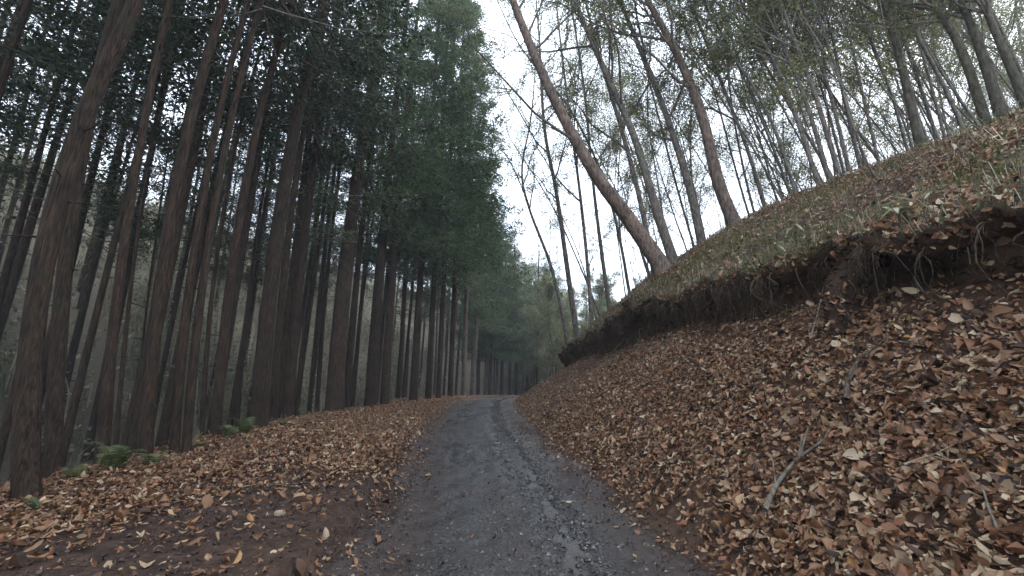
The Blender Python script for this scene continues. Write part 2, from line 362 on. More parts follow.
def gz(x, y):
    h = BVH.ray_cast(Vector((x, y, 60)), Vector((0, 0, -1))); return h[0].z if h[0] else 0.0

# per-quad data for scattering
QC = (G[:-1, :-1] + G[1:, :-1] + G[:-1, 1:] + G[1:, 1:]) / 4
QA = np.linalg.norm(np.cross(G[1:, 1:] - G[:-1, :-1], G[1:, :-1] - G[:-1, 1:]), axis=-1) / 2
QR = REG[:-1, :-1]; QX, QY, QZ = QC[..., 0], QC[..., 1], QC[..., 2]
QN = np.cross(G[1:, 1:] - G[:-1, :-1], G[1:, :-1] - G[:-1, 1:]); QN /= np.linalg.norm(QN, axis=-1)[..., None] + 1e-9
QN = np.where((QN[..., 2:3] < 0) & (QR[..., None] != 3), -QN, QN)
INV = (QY > -1.5) & (np.abs(QX) < 1.55 * QY + 5.5)
QREL = QX - XC(QY); QDE = XE(QY) - QX
COLI = np.broadcast_to(np.arange(NC - 1)[None, :], QX.shape)
def scatter(dens):
    n = rng.poisson(np.clip(dens, 0, None) * QA)
    ii, kk = np.nonzero(n); rep = n[ii, kk]; ii = np.repeat(ii, rep); kk = np.repeat(kk, rep)
    u = rng.random(len(ii))[:, None]; v = rng.random(len(ii))[:, None]
    P = G[ii, kk] * (1 - u) * (1 - v) + G[ii, kk + 1] * u * (1 - v) + G[ii + 1, kk] * (1 - u) * v + G[ii + 1, kk + 1] * u * v
    return P, QN[ii, kk]

# ------------------------------------------------------------------ track, water and gravel
ty = np.concatenate([np.arange(-3, 9, .045), np.arange(9, 20, .09), np.arange(20, 46, .3)]); tx = np.linspace(-1.55, 1.5, 84)
TX, TY = np.meshgrid(tx, ty)
edge = 1 - np.clip((np.abs(TX + .02) - 1.08 - .45 * fbm(TY * .7 + np.sign(TX) * 50, TX * 0 + 2, 111)) / .35, 0, 1)
def track_z(xr_, y):
    z = base_z(y) + .012 + .05 * fbm(xr_ * .8, y * .8, 11) * 0
    z = z - .060 * np.exp(-((xr_ - .42 - .10 * fbm(y * .5, 3., 113)) / .15) ** 2) - .022 * np.exp(-((xr_ + .72) / .26) ** 2)
    z = z + .034 * fbm(xr_ * 2.6, y * 1.4, 117) + .030 * fbm(xr_ * 9, y * 7, 119, 4) + .05 * np.exp(-((xr_ - .42) / .34) ** 2) * fbm(xr_ * 11, y * 6, 129, 3)
    return z
TZ = track_z(TX, TY) - .12 * (1 - edge) ** 1.5
mb = MB(); nc = len(tx); i = np.arange(len(ty) - 1)[:, None] * nc; j = np.arange(nc - 1)[None, :]
mb.add(np.stack([TX + XC(TY), TY, TZ], -1).reshape(-1, 3), np.stack([i + j, i + j + 1, i + nc + j + 1, i + nc + j], -1).reshape(-1, 4))
track = mb.obj('track', M_TRACK); tag(track, kind='structure', label='wet grey gravel track with muddy ruts running into the forest')
mudm = np.clip(.62 + .5 * sstep(-.25, -.9, TX) * sstep(7, 3, TY) - edge + 1.15 * sstep(.22, .66, np.abs(TX + .02) / 1.35) + .55 * fbm(TX * 1.5, TY * .9, 121) + .55 * np.exp(-((TX + .05) / .22) ** 2), 0, 1)
wetm = np.clip(1.15 * np.exp(-((TX - .45 - .10 * fbm(TY * .5, 3., 113)) / .32) ** 2) + .55 * np.exp(-((TX + .62) / .35) ** 2) + .9 * fbm(TX * 2.2, TY * 1.1, 127) + .7 * fbm(TX * 9, TY * 6, 128) + .05, 0, 1)
ca = track.data.color_attributes.new('cover', 'FLOAT_COLOR', 'POINT')
ca.data.foreach_set('color', np.stack([mudm, wetm, mudm * 0, mudm * 0 + 1], -1).astype(np.float32).ravel())
wy = np.arange(1.5, 21, .12); wx = np.linspace(-.42, .46, 13); WX, WY = np.meshgrid(wx, wy)
mb = MB(); nc = len(wx); i = np.arange(len(wy) - 1)[:, None] * nc; j = np.arange(nc - 1)[None, :]
mb.add(np.stack([WX + .42 + XC(WY), WY, base_z(WY) - .034 - .008 * sstep(6.5, 3.5, WY) + .006 * fbm(WY * .4, WX * 0, 123)], -1).reshape(-1, 3), np.stack([i + j, i + j + 1, i + nc + j + 1, i + nc + j], -1).reshape(-1, 4))
tag(mb.obj('puddle_water', M_WATER), kind='structure', label='thin broken strip of rain water lying in the right rut')

def stones(P, size):
    o = np.array([[1, 0, 0], [-1, 0, 0], [0, 1, 0], [0, -1, 0], [0, 0, .7], [0, 0, -.7]], float)
    F = np.array([[0, 2, 4], [2, 1, 4], [1, 3, 4], [3, 0, 4], [2, 0, 5], [1, 2, 5], [3, 1, 5], [0, 3, 5]])
    n = len(P); a = rng.random(n) * 6.283; S = size[:, None, None] * (o[None] * (.7 + .6 * rng.random((n, 6, 1))))
    c, s = np.cos(a)[:, None], np.sin(a)[:, None]
    V = np.stack([S[..., 0] * c - S[..., 1] * s, S[..., 0] * s + S[..., 1] * c, S[..., 2]], -1) + P[:, None, :]
    return V.reshape(-1, 3), (F[None] + 6 * np.arange(n)[:, None, None]).reshape(-1, 3)
n = 12000; sy = 1.2 + 15 * rng.random(n) ** 1.6; sx = np.clip(rng.normal(0, .6, n), -1.25, 1.25)
sx[:5000] = .42 + rng.normal(0, .16, 5000); P = np.stack([sx + XC(sy), sy, track_z(sx, sy) + .001], -1)
mb = MB(); mb.add(*stones(P, .004 + .014 * rng.random(n) ** 3 + .008 * (np.arange(n) < 5000) * rng.random(n))); tag(mb.obj('gravel', M_STONE, smooth=False), kind='stuff', label='fine grey gravel pressed into the wet track')

# ------------------------------------------------------------------ fallen leaves
LT = np.array([[0, 0], [.20, .15], [.20, -.15], [.52, .24], [.52, -.24], [.82, .16], [.82, -.16], [.5, 0], [1, .0]], float); NL = len(LT)
LQ = np.array([[0, 7, 3, 1], [0, 2, 4, 7], [7, 8, 5, 3], [7, 4, 6, 8]])
def leaf_shape(n):
    k1 = rng.normal(.3, .8, n)[:, None]; k2 = rng.normal(.3, .75, n)[:, None]; w = (.75 + .6 * rng.random(n))[:, None]; tw = rng.normal(0, .5, n)[:, None]
    x = LT[None, :, 0] - .5 + 0 * w; y = LT[None, :, 1] * w * (1 + .25 * rng.normal(0, 1, (n, NL)))
    z = k1 * x * x + k2 * np.abs(y) + tw * x * y + .025 * rng.normal(0, 1, (n, NL))
    return np.stack([x, y, z], -1)
def frames(Nv, tilt):
    n = len(Nv); Nv = Nv + rng.normal(0, 1, (n, 3)) * tilt[:, None]; Nv /= np.linalg.norm(Nv, axis=1)[:, None]
    a = rng.normal(0, 1, (n, 3)); T = a - (a * Nv).sum(1)[:, None] * Nv; T /= np.linalg.norm(T, axis=1)[:, None]
    return np.stack([T, np.cross(Nv, T), Nv], -1)      # columns
near = np.exp(-np.maximum(0, QY - 8) / 13)
slope_s = np.clip((COLI - np.where(regs == 2)[0][0]) / 43, 0, 1)
patch = np.clip(.75 + .9 * fbm(QX * .8, QY * .8, 131), .1, 1.4)
d_slope = (QR == 2) * (1500 + 350 * np.clip((7 - QY) / 3, 0, 1)) * np.where(slope_s < .14, .25 + 5 * slope_s, 1) * np.where(slope_s > .88, .45, 1) * patch
mudp = np.clip((QREL + 4.2) / 2.2, 0, 1) * np.clip((7.5 - QY) / 4, 0, 1)        # bare muddy patch beside the near track
d_sh = ((QR == 0) & (QDE < 1.2)) * 980 * np.clip(.45 + 1.0 * patch - .95 * mudp, .12, 1.5) * np.clip((-QREL - 1.0) / .6, .12, 1)
d_left = ((QR == 0) & (QDE >= 1.2) & (QDE < 14)) * 60
d_tr = (QR == 1) * (4 + 90 * sstep(.8, 1.2, np.abs(QREL) + .38 * fbm(QX * .9, QY * .7, 139) + .2 * fbm(QX * 3, QY * 3, 145)) * 2.2)
d_cut = (QR == 3) * (14 * (QN[..., 2] > 0) + 420 * (COLI > c3[-1] - 5) * (QN[..., 2] > -.5) + 260 * np.clip(fbm(QX * 2, QY * 1.2, 151), 0, 1))
d_up = (QR == 4) * 640 * np.clip(.8 + 1.1 * fbm(QX * .7, QY * .7, 137), .2, 1.3) * np.where(QX < XL(QY) + .5, 1.7, 1)
d_pl = (QR == 5) * (QX < XR(QY) + 3) * 60
dens = INV * near * (d_slope + d_sh + d_left + d_tr + d_cut + d_up + d_pl)
P, Nv = scatter(dens)
ontrack = np.abs(P[:, 0] - XC(P[:, 1])) < 1.25
relx = P[:, 0] - XC(P[:, 1])
P[:, 2] = np.where(ontrack, np.maximum(P[:, 2], track_z(relx, P[:, 1])), P[:, 2])
n = len(P); size = np.clip(np.exp(rng.normal(math.log(.046), .42, n)), .016, .125) * np.where(ontrack, .8, 1)
tilt = np.where(ontrack, .08, np.clip(rng.exponential(.34, n), 0, 1.4)); R = frames(Nv, tilt)
S = leaf_shape(n) * size[:, None, None]
lift = np.where(ontrack, .006, .010 + .030 * rng.random(n) + tilt * .03)
V = np.einsum('nij,nkj->nki', R, S) + (P + Nv * lift[:, None])[:, None, :]
# the leaves that show largest become single pieces of the ground
rel = P - np.array([0, 0, CAM_H]); cz = rel[:, 1] * CP + rel[:, 2] * SP; cy = rel[:, 2] * CP - rel[:, 1] * SP
upx = 512 + FPX * rel[:, 0] / cz; upy = 288 - FPX * cy / cz
vis = (cz > .5) & (upx > 8) & (upx < 1016) & (upy > 0) & (upy < 570)
score = np.where(vis, size / cz * np.abs((R[:, :, 2] * (-rel / np.linalg.norm(rel, axis=1)[:, None])).sum(1)) ** .5, 0)
big = np.argsort(-score)[:300]; keep = np.ones(n, bool); keep[big] = False
def build_leaves(V):
    m = len(V); mb = MB(); o = NL * np.arange(m)[:, None, None]
    mb.add(V.reshape(-1, 3), (LQ[None] + o).reshape(-1, 4)); return mb
fl = keep & (cz > 6.5); nl = keep & ~fl
lb = build_leaves(V[nl]); V4 = V[fl][:, [0, 3, 8, 4]]; lb.add(V4.reshape(-1, 3), np.array([[0, 3, 2, 1]]) + 4 * np.arange(len(V4))[:, None])
ll = lb.obj('leaf_litter', M_LITTER, ground); tag(ll, kind='stuff', label='thick brown litter of fallen oak leaves')
# broken crumbs of old leaves trodden into the mud
dc = INV * (QY < 11) * (((QR == 0) & (QDE < 1)) * 420 * np.clip((4.0 + QREL) / 1.5, 0, 1) + (QR == 1) * (60 + 700 * sstep(.6, 1.2, np.abs(QREL))) + (QR == 2) * np.where(slope_s < .2, 450, 200 * (QY < 7)))
Pc, Nc = scatter(dc); rc = Pc[:, 0] - XC(Pc[:, 1]); Pc[:, 2] = np.where(np.abs(rc) < 1.3, np.maximum(Pc[:, 2], track_z(rc, Pc[:, 1]) - .12 * np.clip((np.abs(rc + .02) - 1.05) / .4, 0, 1) ** 1.5), Pc[:, 2])
nn = len(Pc); Vc = np.einsum('nij,nkj->nki', frames(Nc, np.full(nn, .25)), leaf_shape(nn) * (.012 + .028 * rng.random(nn) ** 1.5)[:, None, None]) + (Pc + Nc * .004)[:, None, :]
tag(build_leaves(Vc).obj('leaf_crumbs', M_CRUMB, ground), kind='stuff', label='dark crumbs of rotted leaves trodden into the mud')
print('leaves', n, 'crumbs', nn)
var = []
for k in range(10):
    me = build_leaves(leaf_shape(1)).mesh('fallen_leaf'); me.materials.append(M_LEAF1); var.append(me)
for q, b in enumerate(big):
    o = link('fallen_leaf', var[q % 10], ground)
    o.matrix_world = Matrix.Translation(P[b] + Nv[b] * lift[b]) @ Matrix(R[b].tolist()).to_4x4() @ Matrix.Scale(size[b], 4)

# ------------------------------------------------------------------ blades: grass, brush, sasa
def blades(P, h, lean, w):
    n = len(P); a = rng.random(n) * 6.283; d = np.stack([np.cos(a), np.sin(a), 0 * a], -1); s = np.stack([-np.sin(a), np.cos(a), 0 * a], -1)
    up = np.array([0, 0, 1.])
    p1 = P + up * (h * .55)[:, None] + d * (h * lean * .3)[:, None]; p2 = P + up * (h * (.95 - .45 * lean))[:, None] + d * (h * lean)[:, None]
    w = w[:, None]
    V = np.stack([P - s * w, P + s * w, p1 - s * w * .8, p1 + s * w * .8, p2], 1); o = 5 * np.arange(n)[:, None]
    return V.reshape(-1, 3), [np.array([[0, 1, 3, 2]]) + o, np.array([[2, 3, 4]]) + o]
QM = np.clip(fbm(QX * .55, QY * .55, 101) * 1.7 + .35, 0, 1)
g = INV * near * ((QR == 4) * 300 * QM ** 1.8 + (QR == 5) * (QX < XR(QY) + 2.5) * 150 * QM)
P, _ = scatter(g); n = len(P); mb = MB(); mb.add(*blades(P, .07 + .17 * rng.random(n) ** 1.5, .2 + .9 * rng.random(n), .004 + .006 * rng.random(n)))
tag(mb.obj('grass', M_GRASS), kind='stuff', label='short yellow green grass and moss on the upper bank')
g = INV * near * ((QR == 4) * 55 + (QR == 3) * (70 + 420 * (COLI > c3[-1] - 6)) + (QR == 4) * 160 * (QX < XL(QY) + .45) + (QR == 5) * (QX < XR(QY) + 3) * 30)
P, _ = scatter(g); n = len(P); mb = MB(); mb.add(*blades(P, .10 + .45 * rng.random(n) ** 2, .3 + 1.0 * rng.random(n), .002 + .004 * rng.random(n)))
tag(mb.obj('dead_stems', M_BRUSH), kind='stuff', label='dry dead stems poking out of the upper bank')
g = INV * (QR == 0) * ((QDE > .1) & (QDE < 5)) * 26 * np.clip(fbm(QX * .7, QY * .7, 141) * 2 + .4, 0, 1.2) * (QY < 30)
P, _ = scatter(g); n = len(P); mb = MB(); mb.add(*blades(P, .12 + .25 * rng.random(n), .4 + .9 * rng.random(n), .010 + .012 * rng.random(n)))
tag(mb.obj('weeds', M_GRASS), kind='stuff', label='low green weeds between the cedar trunks')
# pale brush on the hillside beyond the cedars
g = INV * (QR == 0) * sstep(5, 9, QDE) * 1.7 * np.clip(.6 + 1.8 * fbm(QX * .3, QY * .3, 161), .08, 2) * np.clip((70 - QY) / 25, 0, 1) * (QX > -62)
P, _ = scatter(g); n = len(P); mb = MB()
hb_ = .8 + 2.6 * rng.random(n) ** 1.6
rep = rng.integers(6, 16, n); PP = np.repeat(P, rep, 0) + rng.normal(0, .12, (rep.sum(), 3)) * np.array([1, 1, 0]); m = len(PP)
mb.add(*blades(PP, np.repeat(hb_, rep) * (.6 + .5 * rng.random(m)), .15 + .7 * rng.random(m), .008 + .022 * rng.random(m) ** 2))
rep = (hb_ * rng.integers(4, 36, n)).astype(int); PP = np.repeat(P, rep, 0); m = len(PP); hh = np.repeat(hb_, rep)
PP = PP + np.stack([rng.normal(0, .22, m) * hh, rng.normal(0, .22, m) * hh, hh * (.15 + .85 * rng.random(m))], -1)
D_ = rng.normal(0, 1, (m, 3)); D_ /= np.linalg.norm(D_, axis=1)[:, None]
L_ = .08 + .15 * rng.random(m); S_ = np.cross(D_, rng.normal(0, 1, (m, 3))); S_ /= np.linalg.norm(S_, axis=1)[:, None]
V4 = np.stack([PP, PP + D_ * (L_ * .5)[:, None] + S_ * (L_ * .3)[:, None], PP + D_ * L_[:, None], PP + D_ * (L_ * .5)[:, None] - S_ * (L_ * .3)[:, None]], 1)
mb.add(V4.reshape(-1, 3), np.array([[0, 1, 2, 3]]) + 4 * np.arange(m)[:, None])
tag(mb.obj('undergrowth', M_BRUSH), kind='stuff', label='pale dead brush covering the hillside beyond the cedars')

# ------------------------------------------------------------------ cedars
def cards(mb, C, D, Ln, W, mat=0):
    """narrow drooping sprays: centre C, direction D, length and width; 2 crossed-free quads folded along the middle"""
    n = len(C); r = rng.normal(0, 1, (n, 3)); S = np.cross(D, r); S /= np.linalg.norm(S, axis=1)[:, None] + 1e-9
    U = np.cross(S, D) * (W * rng.normal(0, .5, n))[:, None]
    L = D * Ln[:, None]; S = S * W[:, None]
    V = np.stack([C, C + L * .45 + S + U, C + L, C + L * .45 - S + U], 1)
    mb.add(V.reshape(-1, 3), np.array([[0, 1, 2, 3]]) + 4 * np.arange(n)[:, None], mat)
def cedar_crown(z0, z1, r0, nb, nper, low_dense=1.0, sd=0, side_bias=0):
    global rng
    keep_rng = rng; rng = np.random.default_rng(1000 + sd)
    mb = MB(); tw = MB()
    for b in range(nb):
        f = rng.random() ** (1.0 / low_dense); z = z0 + (z1 - z0) * f
        R = r0 * (1 - f) ** .62 * (.6 + .6 * rng.random()) + .25
        a = rng.random() * 6.283 if rng.random() > side_bias else rng.normal(0, .9)
        d = np.array([math.cos(a), math.sin(a), 0])
        m = 7; s = np.linspace(0, 1, m)
        P = np.array([0, 0, z]) + d * (R * s)[:, None] + np.array([0, 0, 1.]) * ((-.35 * s + .30 * s * s) * R + rng.normal(0, .03, m).cumsum())[:, None]
        tw.add(*tube(P, np.linspace(.022, .006, m), 3))
        nc_ = max(3, int(R * 3.2)); k = int(nper * (.5 + R / r0)); cq = .2 + .85 * rng.random(nc_) ** .7; ci = rng.integers(0, nc_, k); q = np.clip(cq[ci] + rng.normal(0, .02, k), 0, 1.08); co = rng.normal(0, 1, (nc_, 3)) * np.array([.26, .26, .16])
        C = np.stack([np.interp(q, s, P[:, i]) for i in range(3)], -1) + co[ci] + rng.normal(0, 1, (k, 3)) * np.array([.13, .13, .12])
        D = d[None] * .7 + rng.normal(0, .65, (k, 3)) + np.array([0, 0, -.25]); D /= np.linalg.norm(D, axis=1)[:, None]
        cards(mb, C, D, .08 + .13 * rng.random(k), .013 + .022 * rng.random(k))
    rng = keep_rng
    return mb, tw
CROWNS = {}
def crown(kind):
    if kind not in CROWNS:
        sd = int(kind[1:]); r = random.Random(sd)
        if kind[0] == 'a': c, t = cedar_crown(8.0 + r.random() * 2.5, 20 + 4 * r.random(), 2.4, 52, 100, .8, sd)        # inside the stand
        elif kind[0] == 'd': c, t = cedar_crown(6.0 + r.random() * 2.0, 20 + 3 * r.random(), 2.5, 78, 105, .85, sd)
        elif kind[0] == 'b': c, t = cedar_crown(5.0 + r.random() * 2.0, 19 + 3 * r.random(), 2.8, 125, 215, .9, sd)    # edge of the stand
        else: c, t = cedar_crown(2.2 + r.random(), 13 + 2 * r.random(), 2.6, 90, 120, .9, sd)                              # far, full to the ground
        CROWNS[kind] = (c.mesh('crown'), t.mesh('branches'))
        CROWNS[kind][0].materials.append(M_FARLEAF if kind[0] == 'c' else M_CEDARLIT if kind[0] in 'bd' else M_CEDAR); CROWNS[kind][1].materials.append(M_TWIG)  # edge and far crowns take the foliage with brightness painted in
    return CROWNS[kind]
def cedar(base, lean, rad, H, kind, label, group, sd, bark=None, spin=None, crown_scale=1.0, sweep=None):
    r = random.Random(sd)
    e = empty('cedar_tree', base)
    tag(e, label, 'tree', group)
    n = 34 if sd < 100 else 20; s = np.linspace(0, 1, n) ** 1.25
    wob = np.stack([.05 * np.sin(s * 5 + sd), .05 * np.cos(s * 4.2 + sd * 2), 0 * s], -1) * s[:, None] * 2
    P = np.stack([0 * s, 0 * s, -.25 + s * (H + .25)], -1) + wob
    if sweep is not None: P[:, 0] += sweep(P[:, 2])
    R = rad * (1 - s) ** .8 * .92 + rad * .08
    mb = MB(); mb.add(*tube(P, R, 18 if sd < 100 else 10, sd * 1.37, .14, .15))
    # short dead snags
    for q in range(9 if sd < 100 else 3):
        z = 2.4 + r.random() * 6; a = r.random() * 6.283; L = .06 + .30 * r.random() ** 2.5
        p0 = np.array([float(sweep(z)) if sweep is not None else 0, 0, z]); dd = np.array([math.cos(a), math.sin(a), .1 - .3 * r.random()])
        mb.add(*tube([p0 + dd * rad * .5, p0 + dd * (rad * .8 + L * .5), p0 + dd * (rad * .8 + L)], [.014, .010, .005], 4))
    mb.obj('trunk', bark or M_CBARK, e)
    if kind:
        cm, tm = crown(kind)
        c = link('crown', cm, e); c.scale = (crown_scale, crown_scale, H / 22.0 if kind[0] != 'c' else H / 14.0); c.rotation_euler = (0, 0, spin if spin is not None else r.random() * 6.283)
        if sweep is not None: c.location = (float(sweep(12.0)), 0, 0)
        b = link('branches', tm, c); b['kind'] = 'stuff'; c['kind'] = 'stuff'
    e.rotation_euler = (-math.atan(lean[1]), math.atan(lean[0]), 0)
    return e
# measured trunks: base pixel, upper pixel, forward distance, diameter in pixels at the base, crown kind, label
CED = [
 (25, 510, 118, 0, None, 36, 'a1', 'thickest cedar trunk, nearest the camera at the far left edge'),
 (54, 478, 128, 40, None, 24, 'a2', 'dark cedar trunk close behind the thickest trunk at the left'),
 (98, 474, 117, 250, None, 15, 'a3', 'dark straight cedar, third sizeable trunk from the left'),
 (107, 474, 127, 250, 8.5, 7, 'a4', 'thin cedar pole tight beside the third trunk from the left'),
 (115, 474, 137, 250, 9.0, 7, 'a5', 'slim cedar pole, second of the two right of the third trunk'),
 (131, 468, 150, 250, 12, 4, 'a1', 'very thin cedar pole just left of a sizeable trunk near the ferns'),
 (143, 467, 163, 250, None, 19, 'a2', 'sizeable brown cedar trunk at the shoulder edge, right of the very thin pole'),
 (173, 462, 188, 250, None, 13, 'a3', 'left trunk of the touching cedar pair near the left shoulder'),
 (185, 461, 207, 250, None, 12, 'a4', 'right trunk of the touching cedar pair near the left shoulder'),
 (201, 448, 217, 250, 9.5, 7, 'a5', 'thin dark cedar between the touching pair and the fern clump'),
 (215, 444, 233, 250, None, 14, 'a1', 'cedar with green ferns round its foot'),
 (238, 432, 251, 280, 13, 6, 'a2', 'thin cedar standing free between two thicker trunks at mid left'),
 (258, 433, 325, 0, None, 22, 'a3', 'thick brown cedar behind the ferns at mid left'),
 (272, 430, 287, 250, 10.8, 11, 'a4', 'narrower cedar right behind the thick brown one at mid left'),
 (288, 419, 308, 210, None, 14, 'a5', 'straight dark cedar midway along the left stand'),
 (309, 413, 322, 250, 15.5, 6, 'a1', 'left of two slim cedars standing close together in mid stand'),
 (317, 413, 330, 250, 15.0, 6, 'a2', 'right of two slim cedars standing close together in mid stand'),
 (334, 415, 383, 0, None, 23, 'd31', 'thick cedar at the shoulder edge, tallest looking in the middle of the stand'),
 (346, 411, 358, 230, 15.0, 9, 'a3', 'cedar half hidden right behind the thick middle trunk'),
 (370, 410, 400, 30, None, 15, 'd32', 'reddish brown cedar, left of a close pair on the shoulder'),
 (384, 408, 394, 220, None, 12, 'd33', 'reddish brown cedar, right of a close pair on the shoulder'),
 (399, 405, 408, 230, 21, 6, 'a4', 'slender cedar just beyond the close reddish pair'),
 (413, 404, 424, 220, None, 10, 'b14', 'cedar at the shoulder edge where the litter narrows'),
 (428, 402, 437, 220, None, 8, 'b11', 'cedar near the far end of the shoulder, left of three thin ones'),
 (438, 401, 446, 220, None, 7, 'b12', 'first of the thin cedars beside the end of the shoulder'),
 (450, 399, 457, 220, 23, 7, 'b13', 'second of the thin cedars beside the end of the shoulder'),
 (463, 398, 468, 230, 25, 6, 'b14', 'pale lit cedar trunk beside the crest of the track'),
]
SWEEP = dict(enumerate([(36, 132), (66, 126), (115, 163), (124, 171), (133, 181), (147, 195), (158, 220), (190, 252), (203, 266), (214, 278), (230, 289), (249, 300), (270, 325), (283, 336), (300, 347), (320, 357), (327, 364), (343, 387), (356, 394), (378, 411), (391, 420)]))
for k, (bx, by, ux, uy, Y, w, kind, label) in enumerate(CED):
    if Y is None:
        r = ray(bx, by); Y = r[1] * (CAM_H) / -r[2]
    p = at(bx, by, Y); z = gz(p[0], Y); up = at(ux, uy, Y)
    lean = ((up[0] - p[0]) / (up[2] - z), random.Random(k).uniform(-.02, .02))
    depth = Y * CP; rad = .41 * w * Y / FPX / math.hypot(1, (bx - 512) / FPX)
    sweep = None
    if k in SWEEP:                                             # trunks that bow towards the light over the track
        pa, pb = at(SWEEP[k][0], 288, Y), at(SWEEP[k][1], 0, Y); z1, z2 = pa[2] - z, pb[2] - z; X1, X2 = pa[0] - p[0], pb[0] - p[0]
        c2 = (X2 / z2 - X1 / z1) / (z2 - z1); c1 = X1 / z1 - c2 * z1; zt = min(z2, 11.0); sl = min(c1 + 2 * c2 * zt, .06)
        sweep = lambda q, c1=c1, c2=c2, zt=zt, sl=sl: np.where(np.asarray(q) < zt, c1 * np.asarray(q) + c2 * np.asarray(q) ** 2, c1 * zt + c2 * zt * zt + sl * (np.asarray(q) - zt))
        lean = (0, lean[1])
    H = 19 + 4 * random.Random(k + 50).random() + (6 if kind[0] == 'b' else 0)
    cedar((p[0], Y, z - .02), lean, rad, H, kind, label, 'cedars along the left of the track', k + 1, M_CBARKLIT if 'pale' in label else None, None, 1.15 if kind[0] == 'b' else 1.0, sweep)  # the pale trunk gets the bark with light painted in
# the stand behind the front rows
cnt = 0; r = random.Random(5); placed = []
tries = 0
while cnt < 128 and tries < 9000:
    tries += 1
    y = (7 + 47 * r.random()) if cnt < 104 else 3 + 11 * r.random(); x = float(XE(y)) - 1.8 - 15 * r.random() ** (1.3 if cnt < 104 else .8)
    if any((x - a) ** 2 + (y - b) ** 2 < (3.4 if cnt < 30 else 2.0) for a, b in placed): continue
    u = 512 + FPX * x / y
    if u < -420 or (u > -60 and y < 9) or (u > 20 and y < 14 and r.random() < .6): continue
    placed.append((x, y)); z = gz(x, y)
    cedar((x, y, z - .05), (r.uniform(.0, .05), r.uniform(-.02, .02)), r.uniform(.06, .15), r.uniform(17, 23), ('a%d' % r.randint(1, 5)) if cnt % 5 > 1 else None,
          'slim dark cedar deep in the stand behind the front rows', 'cedars deep in the stand', 100 + cnt)
    cnt += 1
for k in range(14):  # rest of the stand behind the camera, unseen, added to darken the left
    y = -15 + 1.25 * k; x = float(XE(y)) - .4 - (k % 3) * 2.4 - r.random(); z = gz(x, y)
    if y > 1 and x > -7: continue
    cedar((x, y, z - .05), (r.uniform(0, .04), 0), r.uniform(.14, .22), r.uniform(18, 23), 'a%d' % (1 + k % 5), 'unseen cedar behind the camera, added to shade the left of the track', 'cedars behind the camera', 400 + k)
# the row across the bend
ORD = 'first second third fourth fifth sixth seventh eighth ninth tenth eleventh twelfth thirteenth fourteenth fifteenth sixteenth seventeenth'.split()
for k in range(17):
    px = 472 + k * 6.2 + r.uniform(-1.8, 1.8); Y = 33 + k * 1.5 + r.uniform(-3, 5)
    p = at(px, 392, Y); z = gz(p[0], Y); pale = k % 2 == 0  # every other trunk takes the bark with sunlight painted in
    cedar((p[0], Y, z - .03), (r.uniform(-.01, .03), 0), r.uniform(.15, .24), r.uniform(19, 22) - .6 * k, ('b%d' % (11 + k % 4)) if k < 7 else 'c%d' % (21 + k % 3),
          ('%s trunk from the left in the cedar row across the bend, %s' % (ORD[k], 'pale and lit' if pale else 'dark')),
          'pale cedars across the bend' if pale else 'dark cedars across the bend', 200 + k, M_CBARKLIT if pale else None)

for k in range(16):
    Y = r.uniform(52, 85); px = 440 + 150 * r.random(); p = at(px, 392, Y); z = gz(p[0], Y)
    cedar((p[0], Y, z - .05), (0, 0), r.uniform(.15, .22), r.uniform(10, 15) - .03 * (px - 440), 'c%d' % (21 + k % 3),
          'distant cedar filling the gap behind the bend', 'distant cedars behind the bend', 300 + k, None, None, 1.25)

